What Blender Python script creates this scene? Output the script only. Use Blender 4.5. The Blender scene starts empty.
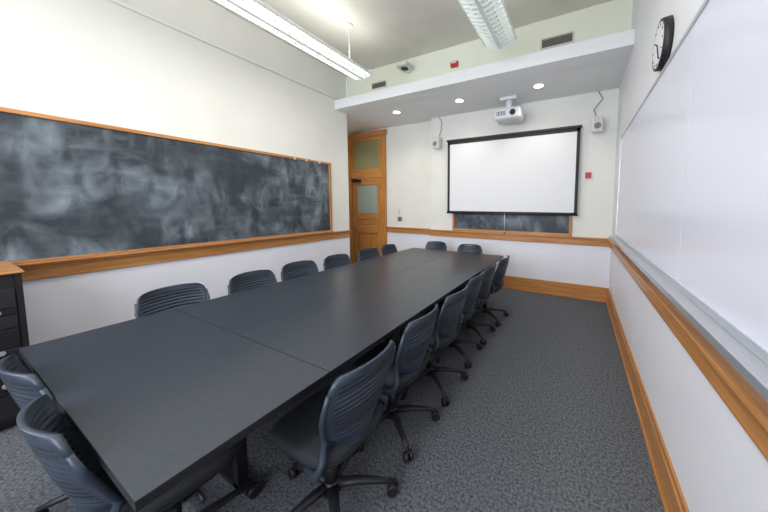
import bpy, bmesh, math, random
from mathutils import Vector, Matrix
random.seed(4)
scene=bpy.context.scene
COL=bpy.context.collection

# ---------------------------------------------------------------- materials
def mat_base(name,col,rough=.5,metal=0,spec=.5):
    m=bpy.data.materials.new(name); m.use_nodes=True
    b=m.node_tree.nodes['Principled BSDF']
    b.inputs['Base Color'].default_value=(*col,1); b.inputs['Roughness'].default_value=rough
    b.inputs['Metallic'].default_value=metal
    b.inputs['Specular IOR Level'].default_value=spec
    return m
def noisy(name,c1,c2,scale=5,rough=.5,detail=4,bump=0,stretch=(1,1,1),lo=.35,hi=.65,metal=0,spec=.5,bscale=None):
    m=mat_base(name,c1,rough,metal,spec); nt=m.node_tree; b=nt.nodes['Principled BSDF']
    tc=nt.nodes.new('ShaderNodeTexCoord'); mp=nt.nodes.new('ShaderNodeMapping'); mp.inputs['Scale'].default_value=stretch
    nz=nt.nodes.new('ShaderNodeTexNoise'); nz.inputs['Scale'].default_value=scale; nz.inputs['Detail'].default_value=detail
    cr=nt.nodes.new('ShaderNodeValToRGB'); cr.color_ramp.elements[0].position=lo; cr.color_ramp.elements[1].position=hi
    cr.color_ramp.elements[0].color=(*c1,1); cr.color_ramp.elements[1].color=(*c2,1)
    nt.links.new(tc.outputs['Object'],mp.inputs[0]); nt.links.new(mp.outputs[0],nz.inputs['Vector'])
    nt.links.new(nz.outputs['Fac'],cr.inputs[0]); nt.links.new(cr.outputs[0],b.inputs['Base Color'])
    if bump:
        bp=nt.nodes.new('ShaderNodeBump'); bp.inputs['Strength'].default_value=bump; bp.inputs['Distance'].default_value=.01
        src=nz
        if bscale:
            src=nt.nodes.new('ShaderNodeTexNoise'); src.inputs['Scale'].default_value=bscale; nt.links.new(tc.outputs['Object'],src.inputs['Vector'])
        nt.links.new(src.outputs['Fac'],bp.inputs['Height']); nt.links.new(bp.outputs[0],b.inputs['Normal'])
    return m
def emis(name,col,s):
    m=bpy.data.materials.new(name); m.use_nodes=True; nt=m.node_tree; b=nt.nodes['Principled BSDF']
    b.inputs['Base Color'].default_value=(*col,1); b.inputs['Emission Color'].default_value=(*col,1); b.inputs['Emission Strength'].default_value=s
    return m
M={}
M['wall']=noisy('wall_paint',(.78,.77,.71),(.81,.80,.74),2,.6,bump=.05,bscale=150)
M['wallg']=noisy('wall_upper_green_light',(.76,.78,.64),(.79,.81,.67),2,.6,bump=.05,bscale=150)  # green cast of daylight off foliage, painted into the upper wall colour
M['dado']=noisy('dado_paint',(.79,.78,.83),(.82,.81,.86),2,.5,bump=.05,bscale=150)
M['wallr']=noisy('wall_right_blue_light',(.79,.79,.81),(.82,.82,.84),2,.5,bump=.05,bscale=150)  # bluish light on the right side is mixed into this wall colour
M['ceil']=noisy('ceiling_paint',(.64,.62,.55),(.68,.66,.59),3,.8,bump=.1,bscale=120)
M['soffit']=noisy('soffit_paint',(.80,.81,.80),(.82,.83,.82),2,.6)
M['carpet']=noisy('carpet',(.062,.068,.080),(.195,.205,.22),72,.95,10,bump=.6,bscale=300,lo=.34,hi=.66,spec=.1)
M['woodx']=noisy('oak_x',(.44,.18,.052),(.60,.28,.085),6,.32,6,stretch=(.4,9,9))
M['woody']=noisy('oak_y',(.40,.165,.05),(.56,.26,.08),6,.32,6,stretch=(9,.4,9))
M['woodz']=noisy('oak_z',(.40,.15,.03),(.56,.25,.06),6,.32,6,stretch=(9,9,.4))
M['table']=noisy('table_laminate',(.026,.033,.045),(.033,.041,.055),60,.28,4)
M['tedge']=mat_base('table_edge',(.012,.012,.014),.4)
M['black']=mat_base('black_metal',(.010,.010,.011),.4)
M['blackp']=mat_base('black_plastic',(.013,.013,.015),.5)
M['shell']=noisy('chair_shell_plastic',(.030,.043,.063),(.035,.049,.071),30,.36)
M['slot']=mat_base('chair_shell_slots',(.006,.008,.012),.6)
M['fabric']=noisy('seat_fabric',(.014,.017,.022),(.026,.030,.037),200,.9)
M['white']=mat_base('white_plastic',(.75,.76,.77),.4)
M['offw']=mat_base('offwhite_plastic',(.62,.63,.60),.5)
M['screen']=mat_base('screen_fabric',(.80,.80,.81),.7)
M['alu']=mat_base('brushed_aluminium',(.62,.64,.68),.35,.7)
M['wb']=mat_base('whiteboard_enamel_blue_light',(.75,.755,.85),.25)  # lavender tint stands for bluish light, baked into the board's base colour
M['glassf']=mat_base('frosted_glass',(.34,.42,.38),.25)
M['glasst']=mat_base('transom_glass',(.27,.26,.14),.2)
M['red']=mat_base('red_plastic',(.5,.02,.03),.4)
M['brass']=mat_base('brass',(.55,.40,.15),.35,.8)
M['grille']=mat_base('vent_grille',(.22,.20,.15),.6)
M['dark']=mat_base('dark_gap',(.01,.01,.01),.8)
M['tube']=emis('lamp_tube',(1,.99,.95),9)
M['tube2']=emis('lamp_tube_dim',(.95,1,.95),2.2)
M['down']=emis('downlight_lens',(1,.93,.78),9)
M['lampm']=mat_base('lamp_enamel',(.80,.84,.80),.35)
M['ink']=mat_base('black_ink',(.01,.01,.01),.6)
M['led']=emis('led_green',(.1,.8,.3),1)
def chalk():
    m=mat_base('chalkboard_slate',(.02,.03,.04),.5); nt=m.node_tree;b=nt.nodes['Principled BSDF']
    tc=nt.nodes.new('ShaderNodeTexCoord')
    def nz(sc,stretch,det=6,dist=0,rot=0):
        mp=nt.nodes.new('ShaderNodeMapping'); mp.inputs['Scale'].default_value=stretch; mp.inputs['Rotation'].default_value=(rot,0,0)
        n=nt.nodes.new('ShaderNodeTexNoise'); n.inputs['Scale'].default_value=sc; n.inputs['Detail'].default_value=det; n.inputs['Distortion'].default_value=dist
        nt.links.new(tc.outputs['Object'],mp.inputs[0]); nt.links.new(mp.outputs[0],n.inputs['Vector']); return n
    def ramp(src,a,c):
        r=nt.nodes.new('ShaderNodeMapRange'); r.inputs[1].default_value=a; r.inputs[2].default_value=c; nt.links.new(src.outputs[0],r.inputs[0]); return r
    def math2(op,a,b_):
        n=nt.nodes.new('ShaderNodeMath'); n.operation=op
        for i,v in enumerate((a,b_)):
            if isinstance(v,(int,float)): n.inputs[i].default_value=v
            else: nt.links.new(v.outputs[0],n.inputs[i])
        return n
    A=ramp(nz(1.7,(1,1,1.3),3,.5),.40,.70); B=ramp(nz(5,(1,1,.6),8,.8),.36,.74)
    S1=ramp(nz(9,(1,.28,1.3),6,.4,.5),.47,.70); S2=ramp(nz(8,(1,1.3,.3),6,.4,.25),.48,.72)
    streak=math2('MULTIPLY',math2('MAXIMUM',S1,S2),ramp(nz(1.1,(1,1,1),2),.36,.62))
    t=math2('ADD',math2('MULTIPLY',math2('MULTIPLY',A,B),.95),math2('MULTIPLY',streak,.26))
    t=math2('ADD',t,.025)
    mx=nt.nodes.new('ShaderNodeMix'); mx.data_type='RGBA'; mx.inputs[6].default_value=(.016,.023,.031,1); mx.inputs[7].default_value=(.34,.40,.45,1)
    nt.links.new(t.outputs[0],mx.inputs[0]); nt.links.new(mx.outputs[2],b.inputs['Base Color']); return m
M['chalk']=chalk()

# ---------------------------------------------------------------- mesh builder
class MB:
    def __init__(s,mats): s.bm=bmesh.new(); s.mats=mats
    def mi(s,k):
        if k not in s.mats: s.mats.append(k)
        return s.mats.index(k)
    def _add(s,t,k,M4=None,smooth=False):
        if M4 is not None: bmesh.ops.transform(t,matrix=M4,verts=t.verts)
        i=s.mi(k)
        for f in t.faces: f.material_index=i; f.smooth=smooth
        me=bpy.data.meshes.new('tmp'); t.to_mesh(me); t.free(); s.bm.from_mesh(me); bpy.data.meshes.remove(me)
    def box(s,k,x0,x1,y0,y1,z0,z1,bev=0,seg=2,M4=None,smooth=False):
        t=bmesh.new(); bmesh.ops.create_cube(t,size=1)
        for v in t.verts: v.co=Vector(((x0+x1)/2+v.co.x*(x1-x0),(y0+y1)/2+v.co.y*(y1-y0),(z0+z1)/2+v.co.z*(z1-z0)))
        if bev: bmesh.ops.bevel(t,geom=t.edges[:],offset=bev,segments=seg,profile=.5,affect='EDGES')
        s._add(t,k,M4,smooth)
    def cyl(s,k,p0,p1,r0,r1=None,n=16,smooth=True):
        r1=r0 if r1 is None else r1; p0=Vector(p0);p1=Vector(p1);d=p1-p0
        t=bmesh.new(); bmesh.ops.create_cone(t,cap_ends=True,segments=n,radius1=r0,radius2=r1,depth=d.length)
        i=s.mi(k)
        mm=Matrix.Translation((p0+p1)/2)@d.to_track_quat('Z','Y').to_matrix().to_4x4()
        bmesh.ops.transform(t,matrix=mm,verts=t.verts)
        for f in t.faces: f.material_index=i; f.smooth=smooth and len(f.verts)==4
        me=bpy.data.meshes.new('tmp'); t.to_mesh(me); t.free(); s.bm.from_mesh(me); bpy.data.meshes.remove(me)
    def tube(s,k,pts,rs,n=10,flat=1.0):
        pts=[Vector(p) for p in pts]; i=s.mi(k)
        if not isinstance(rs,(list,tuple)): rs=[rs]*len(pts)
        rings=[];up=None
        for j,p in enumerate(pts):
            d=(pts[min(j+1,len(pts)-1)]-pts[max(j-1,0)]).normalized()
            a=Vector((0,0,1)) if abs(d.z)<.95 else Vector((0,1,0))
            if up is not None: a=up
            sd=d.cross(a).normalized(); u=sd.cross(d).normalized(); up=u
            rings.append([s.bm.verts.new(p+(sd*math.cos(2*math.pi*q/n)+u*flat*math.sin(2*math.pi*q/n))*rs[j]) for q in range(n)])
        for a,b in zip(rings,rings[1:]):
            for q in range(n):
                f=s.bm.faces.new((a[q],a[(q+1)%n],b[(q+1)%n],b[q])); f.material_index=i; f.smooth=True
        for rg,rev in ((rings[0],True),(rings[-1],False)):
            f=s.bm.faces.new(rg[::-1] if rev else rg); f.material_index=i
    def sphere(s,k,c,r,sc=(1,1,1)):
        t=bmesh.new(); bmesh.ops.create_uvsphere(t,u_segments=16,v_segments=10,radius=r)
        s._add(t,k,Matrix.Translation(c)@Matrix.Diagonal((*sc,1)),True)
    def obj(s,name,loc=(0,0,0),rot=0,parent=None):
        bmesh.ops.recalc_face_normals(s.bm,faces=s.bm.faces)
        me=bpy.data.meshes.new(name); s.bm.to_mesh(me); s.bm.free()
        for k in s.mats: me.materials.append(M[k])
        o=bpy.data.objects.new(name,me); COL.objects.link(o); o.location=loc; o.rotation_euler=(0,0,rot)
        if parent: o.parent=parent
        return o
def empty(name,loc=(0,0,0)):
    e=bpy.data.objects.new(name,None); COL.objects.link(e); e.location=loc; e.empty_display_size=.1; return e
def B(name,k,*a,bev=0,parent=None):
    m=MB([]); m.box(k,*a,bev=bev); return m.obj(name,parent=parent)
def W(name,k,x0,x1,y0,y1,z0,z1):
    m=MB([]); m.box('dado',x0,x1,y0,y1,z0,.93); m.box(k,x0,x1,y0,y1,.93,z1); return m.obj(name)

# ---------------------------------------------------------------- room
XL,XR,YB,YA,YE,YR,ZC=-4.0,.46,4.81,4.95,3.89,-1.6,3.9
ZS,ZF,YF=3.21,3.37,3.60
B('floor','carpet',-5.5,XR+.15,YR-.15,5.1,-.1,0)
B('ceiling','ceil',XL-.15,XR+.15,YR-.15,4.0,ZC,ZC+.1)
W('wall_left','wall',XL-.15,XL,YR,YE,0,ZC)
B('wall_alcove_return','wall',-5.5,XL-.15,YE-.12,YE,0,ZS)
B('wall_alcove_side','wall',-5.5,-5.35,YE,5.1,0,ZS)
W('wall_back_alcove','wall',-5.5,-2.68,YA,5.1,0,ZS)
W('wall_back','wall',-2.68,XR,YB,5.1,0,ZS)
B('wall_back_upper','wallg',XL,XR,3.9,4.0,ZS+.09,ZC)
W('wall_right','wallr',XR,XR+.15,YR,5.1,0,ZC)
m=MB([]); m.box('soffit',XL,XR,YF,3.90,ZS,ZF,bev=.004); m.box('soffit',-5.35,XR,3.89,YA,ZS,ZS+.09); m.obj('soffit')
B('trim_picture_rail','wall',XL,XL+.035,YR,YF,3.39,3.44,bev=.01)
m=MB([]); zz0,zz1=.95,3.3; wx=[(-3.6,-2.1),(-1.5,0.0)]
xs=[XL-.15,wx[0][0],wx[0][1],wx[1][0],wx[1][1],XR+.15]
m.box('wall',xs[0],xs[5],YR-.15,YR,0,zz0); m.box('wall',xs[0],xs[5],YR-.15,YR,zz1,ZC)
for a,b in ((0,1),(2,3),(4,5)): m.box('wall',xs[a],xs[b],YR-.15,YR,zz0,zz1)
m.obj('wall_rear')
for i,(a,b) in enumerate(wx):
    m=MB([])
    for q in (a,(a+b)/2-.02,b-.05): m.box('woodz',q,q+.05,YR-.12,YR-.03,zz0,zz1)
    for q in (zz0,(zz0+zz1)/2,zz1-.05): m.box('woodx',a,b,YR-.115,YR-.035,q,q+.05)
    m.box('woodx',a-.08,b+.08,YR,YR+.05,zz0-.04,zz0)
    m.obj('window_%d'%(i+1))
def rail(name,k,ax,a,b,w,sgn,z0=.87,z1=1.0):
    m=MB([])
    def bx(z0,z1,t):
        if ax=='y': m.box(k,min(w,w+sgn*t),max(w,w+sgn*t),a,b,z0,z1,bev=.004)
        else: m.box(k,a,b,min(w,w+sgn*t),max(w,w+sgn*t),z0,z1,bev=.004)
    bx(z0,z0+.09,.022); bx(z0+.09,z1-.015,.034); bx(z1-.018,z1,.055)
    m.obj(name)
rail('trim_left','woody','y',YR,YE,XL,1); rail('trim_right','woody','y',YR,YB,XR,-1)
rail('trim_back','woodx','x',-2.70,XR,YB,-1); rail('trim_back_alcove','woodx','x',-3.91,-2.68,YA,-1)
def base(name,k,ax,a,b,w,sgn):
    m=MB([])
    for z0,z1,t in ((0,.19,.018),(.19,.23,.012),(0,.03,.03)):
        if ax=='y': m.box(k,min(w,w+sgn*t),max(w,w+sgn*t),a,b,z0,z1,bev=.003)
        else: m.box(k,a,b,min(w,w+sgn*t),max(w,w+sgn*t),z0,z1,bev=.003)
    m.obj(name)
base('baseboard_left','woody','y',YR,YE,XL,1); base('baseboard_right','woody','y',YR,YB,XR,-1)
base('baseboard_back','woodx','x',-2.70,XR,YB,-1); base('baseboard_back_alcove','woodx','x',-3.91,-2.68,YA,-1)

# ---------------------------------------------------------------- door with transom
m=MB([]); a,b=-5.04,-3.91; y=YA
m.box('woodz',a,a+.11,y-.05,y,0,3.13,bev=.006); m.box('woodz',b-.11,b,y-.05,y,0,3.13,bev=.006)
m.box('woodx',a-.03,b+.03,y-.07,y,3.06,3.17,bev=.008); m.box('woodx',a+.1,b-.1,y-.045,y,2.12,2.25,bev=.005)
m.box('woodz',a+.11,a+.18,y-.035,y,2.25,3.06); m.box('woodz',b-.18,b-.11,y-.035,y,2.25,3.06)
m.box('woodx',a+.18,b-.18,y-.035,y,2.25,2.33); m.box('woodx',a+.18,b-.18,y-.035,y,2.98,3.06)
m.box('glasst',a+.18,b-.18,y-.015,y,2.33,2.98)
l,r=a+.12,b-.12
for q0,q1 in ((l,l+.13),(r-.13,r)): m.box('woodz',q0,q1,y-.035,y,.01,2.12,bev=.003)
for q0,q1 in ((.01,.25),(.83,1.0),(1.16,1.30),(1.96,2.12)): m.box('woodx',l+.13,r-.13,y-.035,y,q0,q1,bev=.003)
m.box('glassf',l+.13,r-.13,y-.018,y,1.30,1.96)
m.box('woodx',l+.13,r-.13,y-.015,y,1.0,1.16); m.box('woodx',l+.16,r-.16,y-.025,y,1.03,1.13,bev=.008)
m.box('woodz',l+.13,r-.13,y-.015,y,.25,.83); m.box('woodz',l+.18,r-.18,y-.028,y,.30,.78,bev=.012)
m.box('brass',l+.03,l+.09,y-.042,y-.03,.98,1.2,bev=.004); m.cyl('brass',(l+.06,y-.04,1.05),(l+.06,y-.09,1.05),.012); m.cyl('brass',(l+.06,y-.085,1.05),(l+.18,y-.085,1.05),.011)
m.box('blackp',l+.02,l+.28,y-.09,y-.035,2.03,2.09,bev=.006); m.cyl('blackp',(l+.25,y-.09,2.08),(l+.05,y-.16,2.1),.01)
m.obj('door_1')

# ---------------------------------------------------------------- chalkboard left wall
m=MB([]); y0,y1=-1.2,3.42
m.box('chalk',XL,XL+.012,y0,y1,1.04,2.22)
m.box('woody',XL,XL+.03,y0-.04,y1+.04,2.20,2.235,bev=.005); m.box('woody',XL,XL+.05,y0-.04,y1+.04,1.0,1.035,bev=.005)
m.box('woodz',XL,XL+.03,y1,y1+.04,1.04,2.22,bev=.005); m.box('woodz',XL,XL+.03,y0-.045,y0,1.04,2.22,bev=.005)
m.box('woody',XL,XL+.075,y0,y1,1.0,1.015,bev=.004)
for q in (2.75,2.95,3.2): m.box('alu',XL+.03,XL+.045,q,q+.03,2.19,2.24,bev=.003)
m.obj('chalkboard')

# ---------------------------------------------------------------- whiteboard right wall
m=MB([]); w0,w1=-.76,4.12
ys=[w0,.46,1.68,2.90,4.12]
for a,b in zip(ys,ys[1:]): m.box('wb',XR-.015,XR,a+.004,b-.004,1.13,2.34)
m.box('alu',XR-.022,XR,w0,w1,2.34,2.36); m.box('alu',XR-.022,XR,w1,w1+.02,1.10,2.36); m.box('alu',XR-.022,XR,w0-.02,w0,1.10,2.36)
m.box('alu',XR-.022,XR,w0,w1,1.10,1.13); m.box('alu',XR-.085,XR-.02,w0,w1,1.085,1.10,bev=.004); m.box('alu',XR-.09,XR-.08,w0,w1,1.085,1.115,bev=.003)
m.obj('whiteboard')

# ---------------------------------------------------------------- clock
m=MB([]); c=Vector((XR,2.25,2.525)); R=.152
m.cyl('blackp',c,c-Vector((.045,0,0)),R,R*.97,n=48); m.cyl('white',c-Vector((.03,0,0)),c-Vector((.0465,0,0)),R*.86,n=48)
for i in range(12):
    t=i*math.pi/6; d=Vector((0,math.sin(t),math.cos(t))); m.cyl('ink',c-Vector((.047,0,0))+d*R*.72,c-Vector((.047,0,0))+d*R*.80,.003,n=6)
for t,L in ((1.0,.5),(3.6,.72)):
    d=Vector((0,math.sin(t),math.cos(t))); m.cyl('ink',c-Vector((.049,0,0)),c-Vector((.049,0,0))+d*R*L,.004,n=6)
m.obj('analog_clock')

# ---------------------------------------------------------------- projection screen + blackboard behind
m=MB([]); a,b=-2.26,-.02; y=YB-.10
m.box('screen',a,b,y,y+.004,1.36,2.70)
m.box('ink',a,a+.045,y-.004,y,1.36,2.70); m.box('ink',b-.045,b,y-.004,y,1.36,2.70); m.box('ink',a,b,y-.004,y,2.63,2.70); m.box('ink',a,b,y-.004,y,1.36,1.385)
m.cyl('blackp',(a-.01,y,1.35),(b+.01,y,1.35),.014); m.box('blackp',a-.02,b+.02,y-.02,y+.05,2.68,2.72,bev=.01)
for q in (a+.1,b-.1): m.box('blackp',q-.02,q+.02,y+.05,YB,2.68,2.72)
m.cyl('white',(-1.15,y-.01,1.35),(-1.15,y-.01,1.02),.004,n=6); m.sphere('blackp',(-1.15,y-.01,1.01),.014)
m.obj('projection_screen')
m=MB([]); a,b=-2.14,-.13; y=YB
m.box('chalk',a,b,y-.012,y,1.04,2.2)
for q0,q1 in ((a-.045,a),(b,b+.045)): m.box('woodz',q0,q1,y-.03,y,1.0,2.24,bev=.004)
m.box('woodx',a,b,y-.03,y,2.2,2.24,bev=.004); m.box('woodx',a,b,y-.045,y,1.0,1.045,bev=.004)
m.obj('chalkboard')

# ---------------------------------------------------------------- projector, speakers
m=MB([]); px,py,pz=-1.06,4.48,2.94
m.box('white',px-.21,px+.21,py-.15,py+.17,pz-.085,pz+.085,bev=.035,seg=4,smooth=True)
m.cyl('alu',(px+.09,py-.145,pz),(px+.09,py-.158,pz),.06,n=24); m.cyl('ink',(px+.09,py-.15,pz),(px+.09,py-.162,pz),.045,n=24)
for i in range(6): m.box('dark',px-.16+i*.025,px-.15+i*.025,py-.153,py-.148,pz-.035,pz+.035)
m.cyl('white',(px,py,pz+.06),(px,py,ZS),.05); m.box('white',px-.13,px+.13,py-.1,py+.1,ZS-.05,ZS,bev=.006)
m.obj('projector')
for sx in (-2.49,.2):
    m=MB([]); z=2.69
    m.box('white',sx-.07,sx+.07,YB-.19,YB-.06,z-.11,z+.11,bev=.015,seg=3)
    m.box('offw',sx-.055,sx+.055,YB-.198,YB-.188,z-.095,z+.095,bev=.004)
    m.cyl('grille',(sx,YB-.197,z-.03),(sx,YB-.2,z-.03),.045,n=24)
    m.cyl('blackp',(sx,YB-.08,z),(sx,YB,z),.02)
    s=1 if sx<0 else -1
    m.tube('blackp',[(sx,YB-.05,z+.1),(sx+.05*s,YB-.03,z+.25),(sx+.06,YB-.02,z+.4),(sx+.0,YB-.02,ZS-.005)],.005,n=6)
    m.obj('loudspeaker')

m=MB([]); m.box('white',.02,.085,YB-.02,YB,1.90,2.02,bev=.004); m.box('red',.07,.15,YB-.035,YB-.001,1.92,2.01,bev=.006); m.obj('fire_alarm_strobe')
def plate(name,x,y,z,w=.08,h=.12,ax='y',k='white'):
    m=MB([])
    if ax=='y':
        m.box(k,x-w/2,x+w/2,y-.01,y,z-h/2,z+h/2,bev=.003)
        for q in (-.025,.025): m.box('dark',x-.01,x+.01,y-.012,y-.009,z+q-.008,z+q+.008)
    else:
        m.box(k,x-.01,x,y-w/2,y+w/2,z-h/2,z+h/2,bev=.003)
        for q in (-.025,.025): m.box('dark',x-.012,x-.009,y-.01,y+.01,z+q-.008,z+q+.008)
    m.obj(name)
plate('power_outlet',-1.12,YB,.47); plate('power_outlet',XR,4.2,.38,ax='x'); plate('light_switch',-3.55,YA,1.35,.1,.12); plate('light_switch',-3.55,YA,1.18,.12,.1,k='brass')
plate('power_outlet',-3.1,YA,.45)
def vent(x,z,w,h,y=3.9):
    m=MB([]); m.box('offw',x-w/2,x+w/2,y-.012,y,z-h/2,z+h/2,bev=.003); m.box('grille',x-w/2+.02,x+w/2-.02,y-.016,y-.01,z-h/2+.02,z+h/2-.02)
    n=int(h/.018)
    for i in range(1,n-1): m.box('dark',x-w/2+.025,x+w/2-.025,y-.019,y-.015,z-h/2+i*.018,z-h/2+i*.018+.006)
    m.obj('air_vent')
vent(-.33,3.60,.40,.14); vent(-3.22,3.60,.34,.12)
m=MB([]); m.box('red',-1.82,-1.70,3.86,3.9,3.58,3.66,bev=.006); m.box('white',-1.80,-1.72,3.855,3.862,3.63,3.65); m.obj('fire_alarm_horn')
m=MB([]); m.box('offw',-2.70,-2.48,3.66,3.88,3.69,3.75,bev=.02,seg=3); m.box('offw',-2.63,-2.55,3.86,3.9,3.67,3.80,bev=.01)
m.cyl('ink',(-2.59,3.77,3.70),(-2.59,3.77,3.685),.06,n=20); m.obj('wireless_access_point')
for x in (-4.58,-3.07,-1.81,-.58):
    m=MB([]); m.cyl('white',(x,4.2,ZS),(x,4.2,ZS-.008),.085,.08,n=32); m.cyl('down',(x,4.2,ZS-.006),(x,4.2,ZS-.010),.062,n=32)
    o2=m.obj('recessed_downlight')
    l=bpy.data.lights.new('downlight_spot','SPOT'); l.energy=24; l.color=(1,.91,.75); l.spot_size=2.3; l.spot_blend=.8; l.shadow_soft_size=.06
    o=bpy.data.objects.new('downlight_spot',l); COL.objects.link(o); o.parent=o2; o.location=(x,4.2,ZS-.03)

# ---------------------------------------------------------------- pendant lamps
def pendant(x,y0=-.75,y1=3.08,z=3.30,w=.155,tk='tube',belly=.03,dn=26,up=13,step=.04):
    e=empty('pendant_lamp',(x,(y0+y1)/2,z)); off=-Vector(e.location)
    m=MB([]); i=m.mi('lampm')
    def arc(u): return z+.028-belly*(1-u*u)
    for s in (-1,1):
        m.box('lampm',x+s*w-.006,x+s*w+.006,y0,y1,z+.022,z+.052,bev=.003)
        pts=[(x+s*(w+.0),z+.05),(x+s*(w-.02),z+.08),(x+s*(w-.07),z+.105)]
        for a,b in zip(pts,pts[1:]):
            vs=[m.bm.verts.new(p) for p in ((a[0],y0,a[1]),(a[0],y1,a[1]),(b[0],y1,b[1]),(b[0],y0,b[1]))]
            f=m.bm.faces.new(vs); f.material_index=i; f.smooth=True
    m.box('lampm',x-.016,x+.016,y0,y1,z+.026-belly,z+.045)
    for s in (-1,1): m.box('lampm',x+s*.085-.002,x+s*.085+.002,y0,y1,z+.008,z+.035)
    n=int((y1-y0)/step); K=8
    for j in range(n+1):
        yy=y0+(y1-y0)*j/n
        for q in range(K):
            u0,u1=-1+2*q/K,-1+2*(q+1)/K
            for dy in (-.002,.002):
                vs=[m.bm.verts.new(p) for p in ((x+u0*w,yy+dy,arc(u0)),(x+u1*w,yy+dy,arc(u1)),(x+u1*w,yy+dy,z+.042),(x+u0*w,yy+dy,z+.042))]
                f=m.bm.faces.new(vs); f.material_index=i
            vs=[m.bm.verts.new(p) for p in ((x+u0*w,yy-.002,arc(u0)),(x+u1*w,yy-.002,arc(u1)),(x+u1*w,yy+.002,arc(u1)),(x+u0*w,yy+.002,arc(u0)))]
            f=m.bm.faces.new(vs); f.material_index=i
    for yy in (y0,y1):
        for dy in (-.006,.006):
            prof=[(x-w-.006,z+.10),(x+w+.006,z+.10)]+[(x+(1-2*q/K)*(w+.006),arc(1-2*q/K)-.003) for q in range(K+1)]
            f=m.bm.faces.new([m.bm.verts.new((p[0],yy+dy,p[1])) for p in prof]); f.material_index=i
    m.box('lampm',x-.05,x+.05,y0,y1,z+.10,z+.12,bev=.004)
    m.obj('housing',off,parent=e)
    m=MB([])
    for s in (-1,1): m.cyl(tk,(x+s*.085,y0+.02,z+.066),(x+s*.085,y1-.02,z+.066),.013)
    m.obj('fluorescent_tubes',off,parent=e)
    m=MB([])
    for yy in (y1-.25,(y0+y1)/2,y0+.25): m.cyl('white',(x,yy,z+.1),(x,yy,ZC),.006,n=8); m.cyl('white',(x,yy,ZC-.02),(x,yy,ZC),.05,n=20)
    m.obj('suspension_cables',off,parent=e)
    for d,en,zz in ((0,dn,z-.012-max(0,belly-.03)),(math.pi,up,z+.14)):
        l=bpy.data.lights.new('lamp_light','AREA'); l.shape='RECTANGLE'; l.size=.24; l.size_y=y1-y0-.1; l.energy=en; l.color=(1,.98,.93)
        o=bpy.data.objects.new('lamp_light',l); COL.objects.link(o); o.parent=e; o.location=(0,0,zz-z); o.rotation_euler=(d,0,0)
pendant(-2.84); pendant(-.86,w=.175,tk='tube2',belly=.062,dn=22,up=9,y1=3.15,step=.065)

# ---------------------------------------------------------------- conference table
e=empty('conference_table'); 
m=MB([]); X0,X1,XM=-2.59,-.98,-1.785; g=.0018
mods=[(X0,X1,.21,.82)]
tys=[.82,1.75,2.68,4.01]
for a,b in zip(tys,tys[1:]): mods+=[(X0,XM,a,b),(XM,X1,a,b)]
for x0,x1,y0,y1 in mods:
    m.box('tedge',x0+g,x1-g,y0+g,y1-g,.708,.7385,bev=.002)
    m.box('table',x0+g,x1-g,y0+g,y1-g,.737,.7405,bev=.0012)
m.obj('tabletop',parent=e)
m=MB([])
LY=(.70,1.95,2.68,3.70)
legs=[(x,y) for x in (XM-.25,XM+.25) for y in LY]
for x,y in legs: m.box('black',x-.025,x+.025,y-.025,y+.025,0.02,.70,bev=.004); m.cyl('black',(x,y,0),(x,y,.03),.024)
for y in LY: m.box('black',X0+.1,X1-.05,y-.02,y+.02,.67,.708); m.box('black',XM-.3,XM+.3,y-.025,y+.025,.02,.05)
m.box('black',XM-.015,XM+.015,.35,3.9,.675,.708)
m.obj('legs_frame',parent=e)

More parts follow.
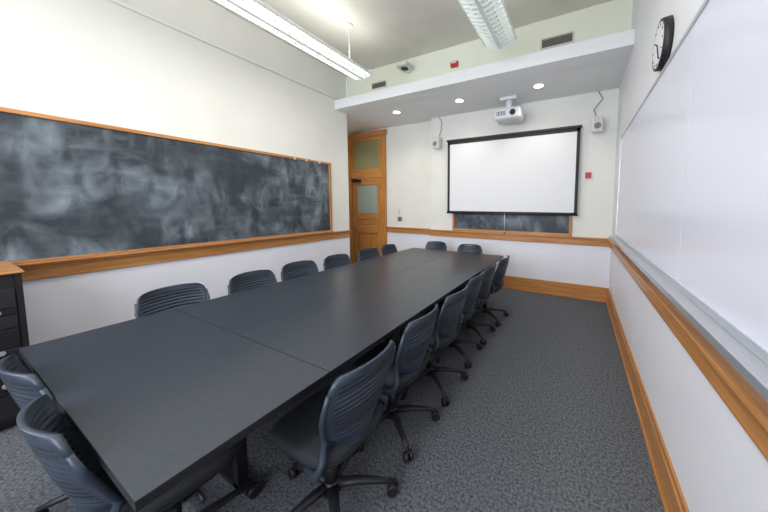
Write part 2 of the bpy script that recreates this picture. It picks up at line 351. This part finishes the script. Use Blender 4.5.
# ---------------------------------------------------------------- chairs
def chair_mesh():
    m=MB([])
    def pad(k,z0,z1,sx,sy,n=40,cy=.0):
        rings=[]; i=m.mi(k)
        prof=[(0,.80),(.0,.93),(.25,1.0),(.7,1.0),(.93,.95),(1.0,.84),(1.0,.5),(1.0,.0)]
        for t,s in prof:
            rg=[]
            for q in range(n):
                a=2*math.pi*q/n; c,si=math.cos(a),math.sin(a)
                x=abs(c)**(.55)*(1 if c>0 else -1)*sx*s; y=abs(si)**(.55)*(1 if si>0 else -1)*sy*s
                z=z0+(z1-z0)*t
                if t>.2: z+= -.035*max(0,(y/sy-.45))**1.5 + .012*(x/sx)**2
                rg.append(m.bm.verts.new((x,y+cy,z)))
            rings.append(rg)
        for a,b in zip(rings,rings[1:]):
            for q in range(n):
                f=m.bm.faces.new((a[q],a[(q+1)%n],b[(q+1)%n],b[q])); f.material_index=i; f.smooth=True
        f=m.bm.faces.new(rings[0][::-1]); f.material_index=i
    pad('fabric',.425,.475,.215,.22)
    pad('blackp',.405,.432,.205,.21)
    nu,nv=24,44; Z0,Z1=.48,.845
    def P(u,v,off):
        w=.140+.070*math.sin(min(1,v*1.35)*math.pi/2)-.016*max(0,v-.6)/.4
        if v>.86: w*= 1-.16*((v-.86)/.14)**2.5
        if v<.12: w*= 1-.10*((.12-v)/.12)**2
        x=u*w; z=Z0+(Z1-Z0)*v-.010*abs(u)**3*(1 if v>.5 else -.6)
        y=-.215-.015*math.sin(v*math.pi)*1-.085*v**1.4 +.075*abs(u)**2.2*(1-.35*v)
        return Vector((x,y-off,z))
    iS,iD=m.mi('shell'),m.mi('slot')
    grids=[]
    def slotrow(v): return .12<v<.93 and ((v*15.0)%1.0)<.28
    for side in (0,1):
        g=[]
        for j in range(nv*2+1):
            v=j/(nv*2); row=[]
            for i in range(nu+1):
                u=-1+2*i/nu
                off=(.007 if side else -.007)
                if slotrow(v) and abs(u)<.86: off*=.35
                row.append(m.bm.verts.new(P(u,v,off)))
            g.append(row)
        grids.append(g)
        for j in range(nv*2):
            vm=(j+.5)/(nv*2)
            for i in range(nu):
                um=-1+2*(i+.5)/nu
                f=m.bm.faces.new((g[j][i],g[j][i+1],g[j+1][i+1],g[j+1][i])); f.smooth=True
                f.material_index=iD if (slotrow(vm) and abs(um)<.84) else iS
    A,Bg=grids; J=nv*2
    edge=[(0,i) for i in range(nu+1)]+[(j,nu) for j in range(1,J+1)]+[(J,i) for i in range(nu-1,-1,-1)]+[(j,0) for j in range(J-1,0,-1)]
    for k in range(len(edge)):
        a=edge[k];b=edge[(k+1)%len(edge)]
        f=m.bm.faces.new((A[a[0]][a[1]],A[b[0]][b[1]],Bg[b[0]][b[1]],Bg[a[0]][a[1]])); f.material_index=iS; f.smooth=True
    for s in (-1,1):
        pts=[P(s,v,0) for v in (.10,.25,.45,.65,.85)]
        m.tube('shell',[(s*.12,.02,.395),(s*.185,-.08,.392),(s*.205,-.165,.42),(s*.198,-.185,.48)]+[tuple(p+Vector((s*.004,-.002,0))) for p in pts],[.013,.015,.016,.015,.013,.012,.012,.011,.008],n=10)
    m.tube('shell',[tuple(P(u,.0,0)) for u in (-1,-.5,0,.5,1)],.010,n=8)
    m.box('blackp',-.09,.09,-.11,.11,.365,.408,bev=.012); m.box('blackp',-.15,.15,-.03,.03,.385,.405,bev=.006)
    m.tube('blackp',[(.08,.03,.38),(.17,.04,.375),(.22,.04,.365)],[.006,.006,.010],n=8)
    m.cyl('blackp',(0,0,.12),(0,0,.25),.028); m.cyl('black',(0,0,.25),(0,0,.38),.018); m.cyl('blackp',(0,0,.075),(0,0,.135),.045,.034,n=20)
    for i in range(5):
        a=math.radians(90+72*i); d=Vector((math.cos(a),math.sin(a),0)); n=Vector((-d.y,d.x,0))
        m.tube('blackp',[tuple(d*.03+Vector((0,0,.108))),tuple(d*.12+Vector((0,0,.104))),tuple(d*.22+Vector((0,0,.086))),tuple(d*.285+Vector((0,0,.070)))],[.027,.023,.018,.014],n=8,flat=.75)
        c=d*.285
        m.cyl('blackp',tuple(c+Vector((0,0,.045))),tuple(c+Vector((0,0,.078))),.011,n=8)
        r=.029
        c2=c+Vector((0,0,r))+d*.012
        for s in (-1,1): m.cyl('blackp',tuple(c2+n*s*.007),tuple(c2+n*s*.026),r,r*.92,n=18)
        m.box('blackp',-.014,.014,-.02,.02,.028,.058,bev=.006,M4=Matrix.Translation(c+d*.008)@Matrix.Rotation(a,4,'Z'))
    return m
tmpl=chair_mesh().obj('office_chair'); cme=tmpl.data; bpy.data.objects.remove(tmpl)
def chair(x,y,deg):
    o=bpy.data.objects.new('office_chair',cme); COL.objects.link(o); o.location=(x,y,0); o.rotation_euler=(0,0,math.radians(deg))
for x,y,d in ((-1.05,.87,90),(-1.08,1.40,91),(-1.07,1.91,88),(-1.10,2.41,92),(-1.10,2.88,90),(-1.07,3.40,88)): chair(x,y,d)
for x,y,d in ((-2.58,.90,-90),(-2.53,1.46,-88),(-2.56,1.95,-93),(-2.52,2.46,-90),(-2.5,3.02,-92),(-2.5,3.52,-86)): chair(x,y,d)
for x,y,d in ((-2.25,3.98,178),(-1.58,3.95,183)): chair(x,y,d)
for x,y,d in ((-2.04,.42,2),(-1.46,.41,-3)): chair(x,y,d)

# ---------------------------------------------------------------- AV rack cabinet
m=MB([]); x0,x1,y0,y1=-3.92,-3.28,-.45,.31
m.box('black',x0,x1,y0,y0+.025,.05,1.04); m.box('black',x0,x1-.012,y1-.025,y1,.05,1.04); m.box('woody',x0-.005,x1+.010,y0-.02,y1+.010,1.04,1.056,bev=.004)
m.box('blackp',x0,x1-.03,y0+.025,y1-.025,.05,1.04); m.box('black',x0+.03,x1-.06,y0+.03,y1-.03,0,.05)
z=.08; hs=[.16,.13,.045,.09,.045,.13,.09,.045,.13]
for i,hh in enumerate(hs):
    m.box('black' if i%2 else 'blackp',x1-.035,x1-.012,y0+.03,y1-.03,z,z+hh-.006,bev=.003)
    if i%3==1:
        m.cyl('alu',(x1-.012,y1-.1,z+hh/2),(x1-.004,y1-.1,z+hh/2),.015); m.box('led',x1-.013,x1-.010,y1-.2,y1-.185,z+hh/2-.004,z+hh/2+.004)
    elif i%3==0:
        for q in range(8): m.box('dark',x1-.0125,x1-.0105,y0+.08+q*.06,y0+.12+q*.06,z+.01,z+hh-.02)
    else: m.box('alu',x1-.013,x1-.0105,y0+.06,y0+.3,z+.012,z+.02)
    z+=hh
m.obj('av_rack_cabinet')

# ---------------------------------------------------------------- daylight
w=bpy.data.worlds.new('world'); scene.world=w; w.use_nodes=True
bg=w.node_tree.nodes['Background']; bg.inputs[0].default_value=(.72,.86,1,1); bg.inputs[1].default_value=1.0
for a,b in wx:
    l=bpy.data.lights.new('window_daylight','AREA'); l.shape='RECTANGLE'; l.size=b-a; l.size_y=2.3; l.energy=98; l.color=(.83,.89,1)
    o=bpy.data.objects.new('window_daylight',l); COL.objects.link(o); o.location=((a+b)/2,YR-.2,(zz0+zz1)/2); o.rotation_euler=(math.radians(90),0,0)

# ---------------------------------------------------------------- camera
c=bpy.data.cameras.new('camera'); c.sensor_width=36; c.lens=269.83/768*36; c.shift_x=-57.4/768; c.shift_y=-30.71/768; c.clip_start=.02
cam=bpy.data.objects.new('camera',c); COL.objects.link(cam)
cam.matrix_world=Matrix.Translation((0,0,1.5))@Matrix.Rotation(math.radians(26.91),4,'Z')@Matrix.Rotation(math.radians(90-4.34),4,'X')@Matrix.Rotation(math.radians(.24),4,'Z')
scene.camera=cam
scene.view_settings.view_transform='Standard'
